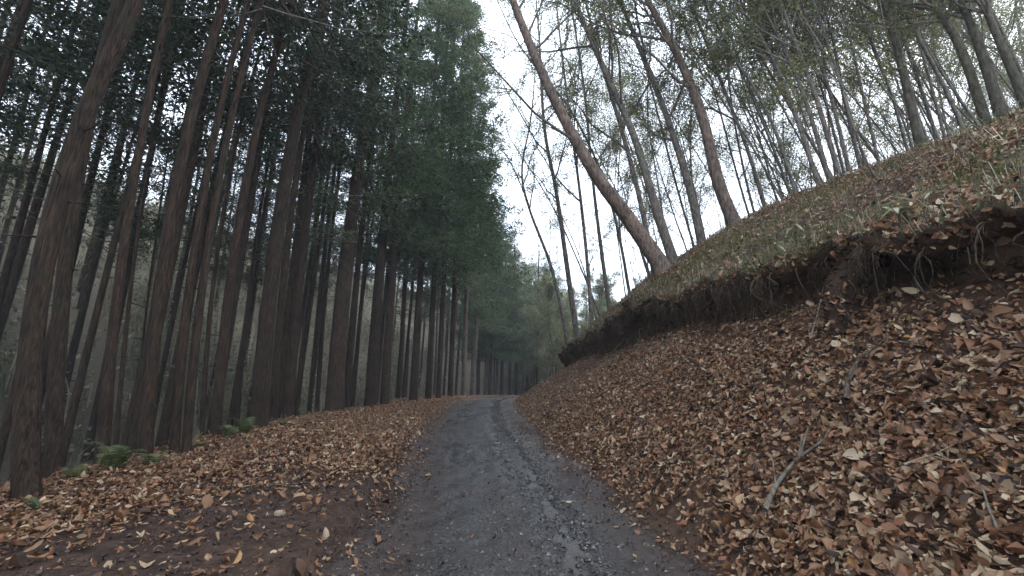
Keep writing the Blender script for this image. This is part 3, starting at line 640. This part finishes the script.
# ------------------------------------------------------------------ broadleaf trees on the bank
def broadleaf(path, rad, label, group, sd, bark=None, leaves=1.0, nbranch=14, start=.3, ext=4.0, name='broadleaf_tree', leafsize=.065, lm=None):
    global rng
    keep_rng = rng; rng = np.random.default_rng(5000 + sd)
    path = np.asarray(path, float); d = path[-1] - path[-2]; d /= np.linalg.norm(d)
    path = np.concatenate([path, [path[-1] + (d + np.array([0, 0, .25])) * ext * .5, path[-1] + (d + np.array([0, 0, .4])) * ext]])
    base = path[0].copy(); e = empty(name, base); tag(e, label, 'tree', group)
    P = smooth_path(path - base, 40); P[0, 2] -= .25
    s = np.linspace(0, 1, 40); P[:, :2] += (np.stack([np.sin(s * 11 + sd), np.cos(s * 9 + sd)], -1) * .05 * s[:, None])
    R = rad * (1 - .80 * s ** .9) + .004
    mb = MB(); mb.add(*tube(P, R, 10 if rad < .1 else 14, sd * .77, .12, .35)); mb.obj('trunk', bark or M_DBARK, e)
    br = MB(); lv = MB(); lc = []; ld = []
    Lt = np.linalg.norm(P[-1] - P[0])
    for b in range(nbranch):
        q = start + (1 - start) * (b + rng.random()) / nbranch; i = min(38, int(q * 39)); o = P[i]; T = P[i + 1] - P[i]; T /= np.linalg.norm(T)
        a = rng.normal(0, 1, 3); a -= a.dot(T) * T; a /= np.linalg.norm(a)
        D = T * (.55 + .5 * rng.random()) + a * (.6 + .4 * rng.random()) + np.array([0, 0, .15]); D /= np.linalg.norm(D)
        L = Lt * (.14 + .20 * rng.random()) * (1.25 - .6 * q); m = 8; ss = np.linspace(0, 1, m)
        bend = rng.normal(0, .10, (m, 3)).cumsum(0) * ss[:, None] + np.array([0, 0, .25]) * (ss ** 2)[:, None]
        B = o + D * (L * ss)[:, None] + bend * L * .6
        r0 = min(R[i] * .55, .045); br.add(*tube(B, r0 * (1 - .85 * ss) + .003, 5))
        for c in range(rng.integers(3, 7)):
            qi = rng.integers(2, m - 1); D2 = (B[qi + 1] - B[qi]); D2 /= np.linalg.norm(D2); D2 = D2 + rng.normal(0, .55, 3); D2 /= np.linalg.norm(D2)
            L2 = L * (.2 + .35 * rng.random()); s2 = np.linspace(0, 1, 5)
            B2 = B[qi] + D2 * (L2 * s2)[:, None] + rng.normal(0, .05, (5, 3)).cumsum(0) * L2 * .5
            br.add(*tube(B2, r0 * .4 * (1 - .8 * s2) + .002, 3))
            k = rng.poisson(75 * leaves * L2)
            if k:
                f = rng.random(k); C = np.stack([np.interp(f, s2, B2[:, z]) for z in range(3)], -1) + rng.normal(0, .14, (k, 3)); lc.append(C)
    br.obj('branches', M_TWIG, e)['kind'] = 'stuff'
    if lc:
        C = np.concatenate(lc); n = len(C); D = rng.normal(0, 1, (n, 3)) + np.array([0, 0, -.2]); D /= np.linalg.norm(D, axis=1)[:, None]
        cards(lv, C, D, leafsize * (.7 + .7 * rng.random(n)), leafsize * .30 * (.7 + .6 * rng.random(n))); lv.obj('crown', lm or M_BROAD, e)['kind'] = 'stuff'
    rng = keep_rng
    return e
BL = [  # pixel path from the foot upward, forward distance, width in pixels, label, leaves, bark
 ([(664, 262), (628, 218), (590, 165), (548, 85), (512, 0)], 11.2, 21, 'thick brown tree leaning far left over the track', .5, M_RBARK),
 ([(674, 258), (655, 205), (632, 130), (600, 60), (574, 0)], 12.0, 12, 'slimmer trunk curving up right beside the thick leaning tree', .8, None),
 ([(655, 270), (640, 200), (622, 130), (600, 60), (585, 0)], 14.0, 9, 'thin dark trunk crossing behind the thick leaning tree', .8, None),
 ([(703, 248), (690, 190), (668, 120), (640, 50), (620, 0)], 12.5, 10, 'thin tree between the leaning tree and the dark straight one', .8, None),
 ([(736, 226), (718, 180), (700, 110), (672, 45), (648, 0)], 10.8, 17, 'dark straight tree on the bank right of the leaning tree', .7, M_RBARK),
 ([(592, 316), (586, 250), (578, 180), (568, 100), (556, 0)], 18.0, 6, 'right stem of the slender group near the far end of the bank', .8, None),
 ([(577, 322), (566, 260), (556, 190), (545, 130), (540, 60)], 19.0, 8, 'middle stem of the slender group near the far end of the bank', .8, None),
 ([(568, 330), (552, 270), (530, 210), (522, 170), (530, 120)], 20.0, 5, 'leftmost bent stem at the far end of the bank', .7, None),
 ([(610, 308), (600, 240), (592, 170), (584, 90), (570, 0)], 17.0, 6, 'slender stem left of the foot of the leaning tree', .8, None),
 ([(632, 292), (618, 230), (600, 170), (570, 110), (530, 60)], 17.5, 5, 'thin stem arching left behind the leaning tree', .8, None),
 ([(770, 212), (748, 150), (720, 80), (690, 0)], 11.5, 7, 'thin leaning stem just right of the dark straight tree', .8, None),
 ([(800, 195), (775, 130), (742, 70), (695, 10)], 10.5, 6, 'slender pole at the left edge of the leaning thicket', .9, None),
 ([(822, 180), (790, 100), (762, 40), (735, 0)], 10.0, 8, 'second pole from the left in the leaning thicket', .9, None),
 ([(832, 176), (805, 100), (780, 40), (760, 0)], 9.8, 8, 'third pole from the left in the leaning thicket', .9, None),
 ([(842, 172), (815, 95), (795, 40), (780, 0)], 9.6, 9, 'fourth pole from the left in the leaning thicket', .9, None),
 ([(850, 168), (832, 100), (815, 45), (800, 0)], 9.8, 7, 'fifth pole from the left in the leaning thicket', .9, None),
 ([(862, 165), (845, 100), (835, 50), (822, 0)], 10.5, 7, 'sixth pole from the left in the leaning thicket', .9, None),
 ([(880, 160), (862, 90), (850, 40), (838, 0)], 10.2, 6, 'rightmost pole of the leaning thicket', .9, None),
 ([(884, 210), (868, 165), (850, 120), (835, 70), (800, 10)], 6.6, 4, 'thin young sapling on the open slope in front of the thicket', .8, None),
 ([(918, 135), (905, 80), (893, 35), (880, 0)], 8.2, 14, 'single trunk left of the mossy pair at the upper right', .8, M_MOSSBARK),
 ([(985, 112), (965, 60), (948, 25), (930, 0)], 7.4, 16, 'left trunk of the mossy pair at the upper right', .6, M_MOSSBARK),
 ([(1000, 112), (984, 60), (970, 20), (958, 0)], 7.2, 18, 'right trunk of the mossy pair at the upper right', .6, M_MOSSBARK),
 ([(1030, 112), (1008, 60), (990, 20), (978, 0)], 7.0, 14, 'trunk cut by the right edge of the picture', .6, M_MOSSBARK),
 ([(945, 135), (930, 80), (918, 40), (905, 0)], 9.5, 6, 'thin stem between the single trunk and the mossy pair', .8, None),
]
for k, (pp, Y, w, label, lv, bark) in enumerate(BL):
    pts = [at(px, py, Y) for px, py in pp]; z = gz(pts[0][0], Y); pts[0][2] = z - .03
    if pts[1][2] < z + .3: pts[1][2] = z + .3
    for q in range(1, len(pts)):                                # trunks lean a little towards the track too
        pass
    broadleaf(pts, (.46 if w > 9.5 else .36) * w * Y / FPX / math.hypot(1, (pp[0][0] - 512) / FPX), label, 'broadleaf trees on the bank', k, bark, lv * 1.6, 16 if w > 10 else 12, .28 if w < 12 else .4, 3.5)
def copy_tree(o, parent=None):
    c = o.copy(); COL.objects.link(c); c.parent = parent
    for ch in o.children: copy_tree(ch, c)
    return c
r = random.Random(11)
STEMS = []
def stem_spot(i, b, sc, label, group, kinds=14):
    if i < kinds:
        H = r.uniform(8, 13); ln = -r.uniform(.10, .42); c = r.uniform(-.06, .06); q = np.zeros(3)
        pts = [q, q + np.array([ln * H * .3, 0, H * .33]), q + np.array([(ln + c) * H * .62, r.uniform(-.3, .3), H * .66]), q + np.array([(ln + 2 * c) * H, r.uniform(-.5, .5), H])]
        e = broadleaf(pts, r.uniform(.018, .052), label, group, 100 + i, None, 1.4 if i % 3 else .8, 12, .22, 2.5); STEMS.append(e)
    else: e = copy_tree(STEMS[i % kinds]); e['label'] = label; e['group'] = group
    e.location = tuple(b); e.rotation_euler = (0, 0, r.uniform(-.5, .5)); e.scale = (sc, sc, sc)
    return e
cnt = 0
while cnt < 120:
    px = 590 + 620 * r.random(); Y = 13 + 15 * r.random()
    if px > 780: Y = 9 + 14 * r.random()
    x = (px - 512) / FPX * Y
    if x < float(XR(Y)) + .3: continue
    stem_spot(cnt, (x, Y, gz(x, Y) - .03), r.uniform(.8, 1.2), 'thin leaning stem in the thicket behind the crest of the bank', 'thin stems behind the crest of the bank')
    cnt += 1
# bare trees on the hillside beyond the cedars
for k in range(26):
    Y = r.uniform(14, 50); x = float(XE(Y)) - r.uniform(9, 22)
    e = stem_spot(100 + k, (x, Y, gz(x, Y) - .05), r.uniform(.45, .8), 'thin bare tree on the hillside beyond the cedars', 'thin trees on the far hillside')
    e.rotation_euler = (0, 0, r.uniform(0, 6.28))
# pale trees far round the bend
PALE = []
for k in range(34):
    Y = r.uniform(45, 75); px = 535 + 110 * r.random()
    if k > 11: Y = r.uniform(30, 48); px = 545 + 260 * r.random()
    p = at(px, 380, Y); z = gz(p[0], Y)
    if k < 3:
        H = r.uniform(5, 8); b = np.zeros(3); pts = [b, b + np.array([0, 0, H * .4]), b + np.array([r.uniform(-.6, .6), 0, H * .75]), b + np.array([r.uniform(-.9, .9), 0, H])]
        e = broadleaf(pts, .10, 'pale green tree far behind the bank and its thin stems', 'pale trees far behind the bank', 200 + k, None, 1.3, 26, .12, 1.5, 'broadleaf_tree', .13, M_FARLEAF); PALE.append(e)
    else: e = copy_tree(PALE[k % 3])
    e.location = (p[0], Y, z - .05); e.rotation_euler = (0, 0, r.uniform(0, 6.28)); q = r.uniform(.8, 1.2) * (1 if k < 12 else .75); e.scale = (q, q, q)

# ------------------------------------------------------------------ roots, clod, sticks, ferns, bamboo grass
r = random.Random(21)
def bank_pt(y, s):  # s=0 lip, 1 base of the undercut
    i = int(np.argmin(np.abs(ys - y))); c = np.where(regs == 3)[0]; return G[i, c[int((1 - s) * (len(c) - 1))]].copy()
for k in range(150):
    y = 2.0 + 18 * r.random() ** 1.4
    lip = bank_pt(y, 0); L = r.uniform(.18, .75); dx = r.uniform(-.10, .04)
    P = [lip + np.array([.18, 0, .02]), lip + np.array([dx, r.uniform(-.05, .05), -.03]), lip + np.array([dx + r.uniform(-.06, .12), r.uniform(-.12, .12), -.5 * L]),
         lip + np.array([dx + r.uniform(-.10, .22), r.uniform(-.22, .22), -L])]
    rad = r.choice([.003, .004, .005, .006, .011])
    mb = MB(); mb.add(*tube(smooth_path(P, 9), np.linspace(rad, rad * .35, 9), 5)); mb.obj('root', M_ROOT, ground)
fr = MB()
for k in range(4600):
    y = 1.5 + 20 * r.random() ** 1.3
    if float(fbm(y * 2.3, 6.1, 171, 3)) + .12 < r.uniform(-.1, .5): continue
    lip = bank_pt(y, 0.0); L = r.uniform(.08, .5) * r.random() ** .5 + .05; dx = r.uniform(-.06, .16)
    P = [lip + np.array([dx + .05, 0, .02 + .1 * r.random() * (dx > 0)]), lip + np.array([dx - r.uniform(0, .08), r.uniform(-.05, .05), -.4 * L]), lip + np.array([dx + r.uniform(-.06, .1), r.uniform(-.1, .1), -L])]
    fr.add(*tube(P, [.005, .0035, .0015], 3, cap=False))
fr.obj('rootlets', M_ROOT, ground)['kind'] = 'stuff'
pe, ne = scatter(INV * (QR == 3) * 260 * np.clip(.5 + 1.2 * fbm(QX * 3, QY * 1.6, 177), 0, 1) * (QY < 16)); mbc = MB(); mbc.add(*stones(pe, .010 + .045 * rng.random(len(pe)) ** 3)); tag(mbc.obj('earth_crumbs', M_EARTH, ground), kind='stuff')
def lump(c, rx, ry, rz, sd, n=56, m=40):
    a = np.arange(n) / n * 6.283; b = np.linspace(-1.55, 1.55, m); A, B = np.meshgrid(a, b)
    d = np.stack([np.cos(A) * np.cos(B), np.sin(A) * np.cos(B), np.sin(B)], -1)
    f = 1 + .55 * fbm(d[..., 0] * 1.7 + sd, d[..., 2] * 2 + d[..., 1] * 1.7, sd) + .45 * fbm(d[..., 0] * 4 + sd, d[..., 2] * 4 + d[..., 1] * 4.5, sd + 3, 4)
    V = np.asarray(c) + d * f[..., None] * np.array([rx, ry, rz])
    i = np.arange(m - 1)[:, None] * n; j = np.arange(n)[None]; return V.reshape(-1, 3), np.stack([i + j, i + (j + 1) % n, i + n + (j + 1) % n, i + n + j], -1).reshape(-1, 4)
# hanging clod under the lip, with rootlets
hb = BVH.ray_cast(Vector((0, 0, CAM_H)), Vector(ray(824, 352)))[0]; Yc = hb.y; c = hb
e = empty('earth_clod', (c[0], Yc, c[2] - .05)); tag(e, 'hanging clod of earth and roots below the bank lip', 'clod')
lp = bank_pt(Yc + .15, 0) - np.array(e.location)
cpath = smooth_path([lp + [.30, .05, -.02], lp + [.06, .05, -.14], lp * .55 + [-.02, .02, .05], lp * .25 + [.03, 0, .03], [.06, 0, .02]], 44)
crad = np.interp(np.linspace(0, 1, 44), [0, .25, .5, .8, 1], [.08, .13, .11, .08, .02]); cv, cf = tube(cpath, crad, 44)
nv = fbm(cv[:, 0] * 5 + cv[:, 1] * 4, cv[:, 2] * 5, 7) * .11 + fbm(cv[:, 0] * 17 + cv[:, 1] * 14, cv[:, 2] * 15, 8) * .05
cen = np.concatenate([np.repeat(cpath, 44, 0), cpath[-1:]]); cv = cen + (cv - cen) * (1 + 3.6 * nv[:, None]) + rng.normal(0, .006, cv.shape); mb = MB(); mb.add(cv, cf); mb.add(*stones(cv[rng.integers(0, len(cv), 420)], .008 + .030 * rng.random(420) ** 2)); mb.obj('earth', M_EARTH, e)
rb = MB()
for k in range(60):
    i = r.randint(4, 34); a = r.uniform(1.9, 4.4); d = np.array([math.cos(a), math.sin(a), 0]); p0 = cpath[i] + d * crad[i] * .95; L = r.uniform(.08, .38)
    P = [p0 - d * .05, p0 + d * .02, p0 + d * r.uniform(0, .06) + [r.uniform(-.05, .05), r.uniform(-.08, .08), -L * .5], p0 + d * r.uniform(-.04, .07) + [r.uniform(-.08, .08), r.uniform(-.12, .12), -L]]
    rb.add(*tube(smooth_path(P, 7), np.linspace(r.choice([.003, .004, .007]), .0015, 7), 4))
rb.obj('rootlets', M_ROOT, e)['kind'] = 'stuff'
lv = leaf_shape(130) * .07; n = 130
ii = rng.integers(2, 42, n); aa = rng.uniform(1.7, 4.6, n); dn = np.stack([np.cos(aa), np.sin(aa), 0 * aa], -1); Pl = cpath[ii] + dn * (crad[ii] * 1.08)[:, None]
build_leaves(np.einsum('nij,nkj->nki', frames(dn + np.array([0, 0, .6]), np.full(n, .4)), lv) + Pl[:, None, :]).obj('caught_leaves', M_LITTER, e)['kind'] = 'stuff'
cp = at(850, 385, 3.9)
def stick(pix, rad, label, name='fallen_branch', mat=None, twigs=2, up=.02):
    pts = []
    for px, py in pix:
        d = Vector(ray(px, py)); h = BVH.ray_cast(Vector((0, 0, CAM_H)), d); pts.append(np.array(h[0] - d.normalized() * up) + np.array([0, 0, up]))
    e = empty(name, pts[0]); tag(e, label, 'branch')
    P = smooth_path(np.array(pts) - pts[0], 14); mb = MB()
    mb.add(*tube(P, np.linspace(rad, rad * .45, 14), 7, 1.3, .15)); mb.obj('stem', mat or M_STICK, e)
    for k in range(twigs):
        i = r.randint(3, 11); d = (P[i + 1] - P[i]); d /= np.linalg.norm(d); d = d + np.array([r.uniform(-.7, .7), r.uniform(-.7, .7), r.uniform(.1, .6)])
        L = r.uniform(.08, .25); mb = MB(); mb.add(*tube([P[i], P[i] + d * L * .5, P[i] + d * L + np.array([0, 0, .02])], [rad * .5, rad * .35, rad * .15], 5)); mb.obj('twig', mat or M_STICK, e)
    return e
stick([(766, 518), (778, 492), (797, 468), (826, 446)], .020, 'pale dead branch lying on the leaf slope at lower right', twigs=3, up=.05)
stick([(848, 408), (849, 390), (856, 372), (866, 360)], .022, 'dark crooked branch below the hanging clod', mat=M_ROOT, twigs=2, up=.06)
stick([(610, 358), (628, 338), (640, 325), (650, 312)], .030, 'dark stick propped against the bank below the leaning tree', mat=M_ROOT, twigs=1, up=.10)
stick([(1000, 540), (990, 515), (985, 497)], .008, 'short pale twig at the lower right corner', twigs=1, up=.04)
stick([(640, 470), (664, 462), (690, 466)], .007, 'thin twig among the leaves at the foot of the slope', twigs=1, up=.03)
stick([(812, 352), (818, 330), (822, 312), (826, 292)], .009, 'thin pale stick standing upright against the hanging clod', twigs=0, up=.12)
stick([(230, 492), (262, 486), (300, 489)], .008, 'thin twig lying on the left shoulder', twigs=2, up=.02)
for k, (pix, rd) in enumerate([([(700, 420), (722, 408)], .006), ([(905, 470), (930, 462), (948, 466)], .008), ([(750, 400), (760, 380)], .006), ([(900, 345), (925, 350)], .008)]):
    stick(pix, rd, ['short twig in the middle of the leaf slope', 'twig among dark leaves at the right of the slope', 'small twig below the undercut, left of the clod', 'twig just under the undercut right of the clod'][k], twigs=1, up=.03)

def fern(base, n, L, label, sd):
    q = random.Random(sd); e = empty('fern', base); tag(e, label, 'fern', 'ferns at the shoulder edge')
    for k in range(n):
        a = k / n * 6.283 + q.uniform(-.3, .3); l = L * q.uniform(.7, 1.1); d = np.array([math.cos(a), math.sin(a), 0]); s = np.linspace(0, 1, 12)
        st_ = q.uniform(1.1, 2.0); P = d * (l * .62 * s ** 1.2)[:, None] + np.array([0, 0, 1.]) * (l * (st_ * s - st_ * .62 * s * s))[:, None]
        mb = MB(); mb.add(*tube(P, np.linspace(.004, .0015, 12), 3)); S = np.cross(d, [0, 0, 1.])
        V = []; F = []
        for i in range(2, 12):
            w = l * .26 * math.sin((i / 11) ** .7 * math.pi * .92 + .12)
            for sg in (-1, 1):
                b0 = len(V); t = P[i] - P[i - 1]
                V += [P[i] - t * .40, P[i] + t * .40, P[i] + S * sg * w + t * .55 - np.array([0, 0, .15 * w]), P[i] + S * sg * w * .5 - t * .36]; F.append([b0, b0 + 1, b0 + 2, b0 + 3])
        mb.add(np.array(V), np.array(F)); mb.obj('frond', M_FERN, e)
FERNS = [(112, 482, 'bright fern right of the thickest cedar'), (70, 490, 'fern at the foot of the thickest cedar'), (150, 476, 'small fern before the sizeable cedar at left'),
         (226, 446, 'fern at the foot of the fern-ringed cedar'), (243, 442, 'fern between the fern-ringed cedar and the thick brown one'), (282, 430, 'fern right of the thick brown cedar at mid left'), (196, 458, 'low fern right of the touching cedar pair'),
         (36, 522, 'fern cut low before the nearest trunk at the left edge')]
for k, (px, py, lab) in enumerate(FERNS):
    rr = ray(px, py); Y = rr[1] * CAM_H / -rr[2]; p = at(px, py, Y); fern((p[0], Y, gz(p[0], Y) - .01), 8 + k % 3, (.44, .26, .30, .34, .46, .25, .22, .18)[k], lab, k)

def sasa(base, n, L, label, sd):
    q = random.Random(sd); e = empty('bamboo_grass', base); tag(e, label, 'plant', 'bamboo grass along the bank lip')
    st = MB()
    for k in range(n):
        a = q.uniform(0, 6.283); d = np.array([math.cos(a), math.sin(a), 0]); h = L * q.uniform(.5, 1.1); o = np.array([q.uniform(-.12, .12), q.uniform(-.12, .12), 0])
        st.add(*tube([o - [0, 0, .05], o + [0, 0, h * .6], o + d * .06 + [0, 0, h]], [.003, .003, .002], 3))
        for w in range(3):
            a2 = a + q.uniform(-1.6, 1.6); dd = np.array([math.cos(a2), math.sin(a2), q.uniform(-.7, .25)]); l = q.uniform(.12, .21); S = np.cross(dd, [0, 0, 1.]); S = S / np.linalg.norm(S) * l * .13
            b = o + d * .05 + np.array([0, 0, h * q.uniform(.75, 1)]); z = np.array([0, 0, -.03])
            mb = MB(); mb.add(np.array([b, b + dd * l * .35 + S, b + dd * l * .35 - S, b + dd * l * .75 + S * .7 + z, b + dd * l * .75 - S * .7 + z, b + dd * l + z * 2]), [np.array([[1, 2, 4, 3]]), np.array([[0, 2, 1], [3, 4, 5]])])
            mb.obj('leaf_blade', M_SASA, e)
    st.obj('stems', M_GRASS, e)
SAS = [(722, 262, 6.5), (758, 250, 5.9), (775, 262, 5.4), (800, 236, 5.2), (835, 228, 4.8), (690, 268, 7.6), (868, 232, 4.4), (905, 222, 4.1), (740, 240, 6.8), (960, 200, 3.9)]
for k, (px, py, Y) in enumerate(SAS):
    d = Vector(ray(px, py)); h = BVH.ray_cast(Vector((0, 0, CAM_H)), d)[0]
    x = max(h.x, float(XL(h.y)) + .12); z = gz(x, h.y)
    ordn = ['second tuft', 'fourth tuft', 'fifth tuft', 'sixth tuft', 'seventh tuft', 'leftmost tuft', 'eighth tuft', 'ninth tuft', 'third tuft', 'rightmost tuft'][k]
    sasa((x, h.y, z), 3, .22, ordn + ' of pale bamboo grass along the bank lip' + ('' if 'most' in ordn else ', counted from the left'), k)


# ------------------------------------------------------------------ damp air
hz = MB(); x0, x1, y0, y1, z0, z1 = -99, 130, -18, 138, -8, 48
hz.add([(x, y, z) for z in (z0, z1) for y in (y0, y1) for x in (x0, x1)], np.array([[0, 2, 3, 1], [4, 5, 7, 6], [0, 1, 5, 4], [2, 6, 7, 3], [0, 4, 6, 2], [1, 3, 7, 5]]))
m, N, L, out = new_mat('damp_air'); pv = N.new('ShaderNodeVolumePrincipled'); pv.inputs['Color'].default_value = (.86, .92, 1, 1); pv.inputs['Density'].default_value = .0018
L.new(pv.outputs[0], out.inputs['Volume']); hzo = hz.obj('haze', m, None, False); tag(hzo, kind='stuff', label='thin damp haze in the forest air')
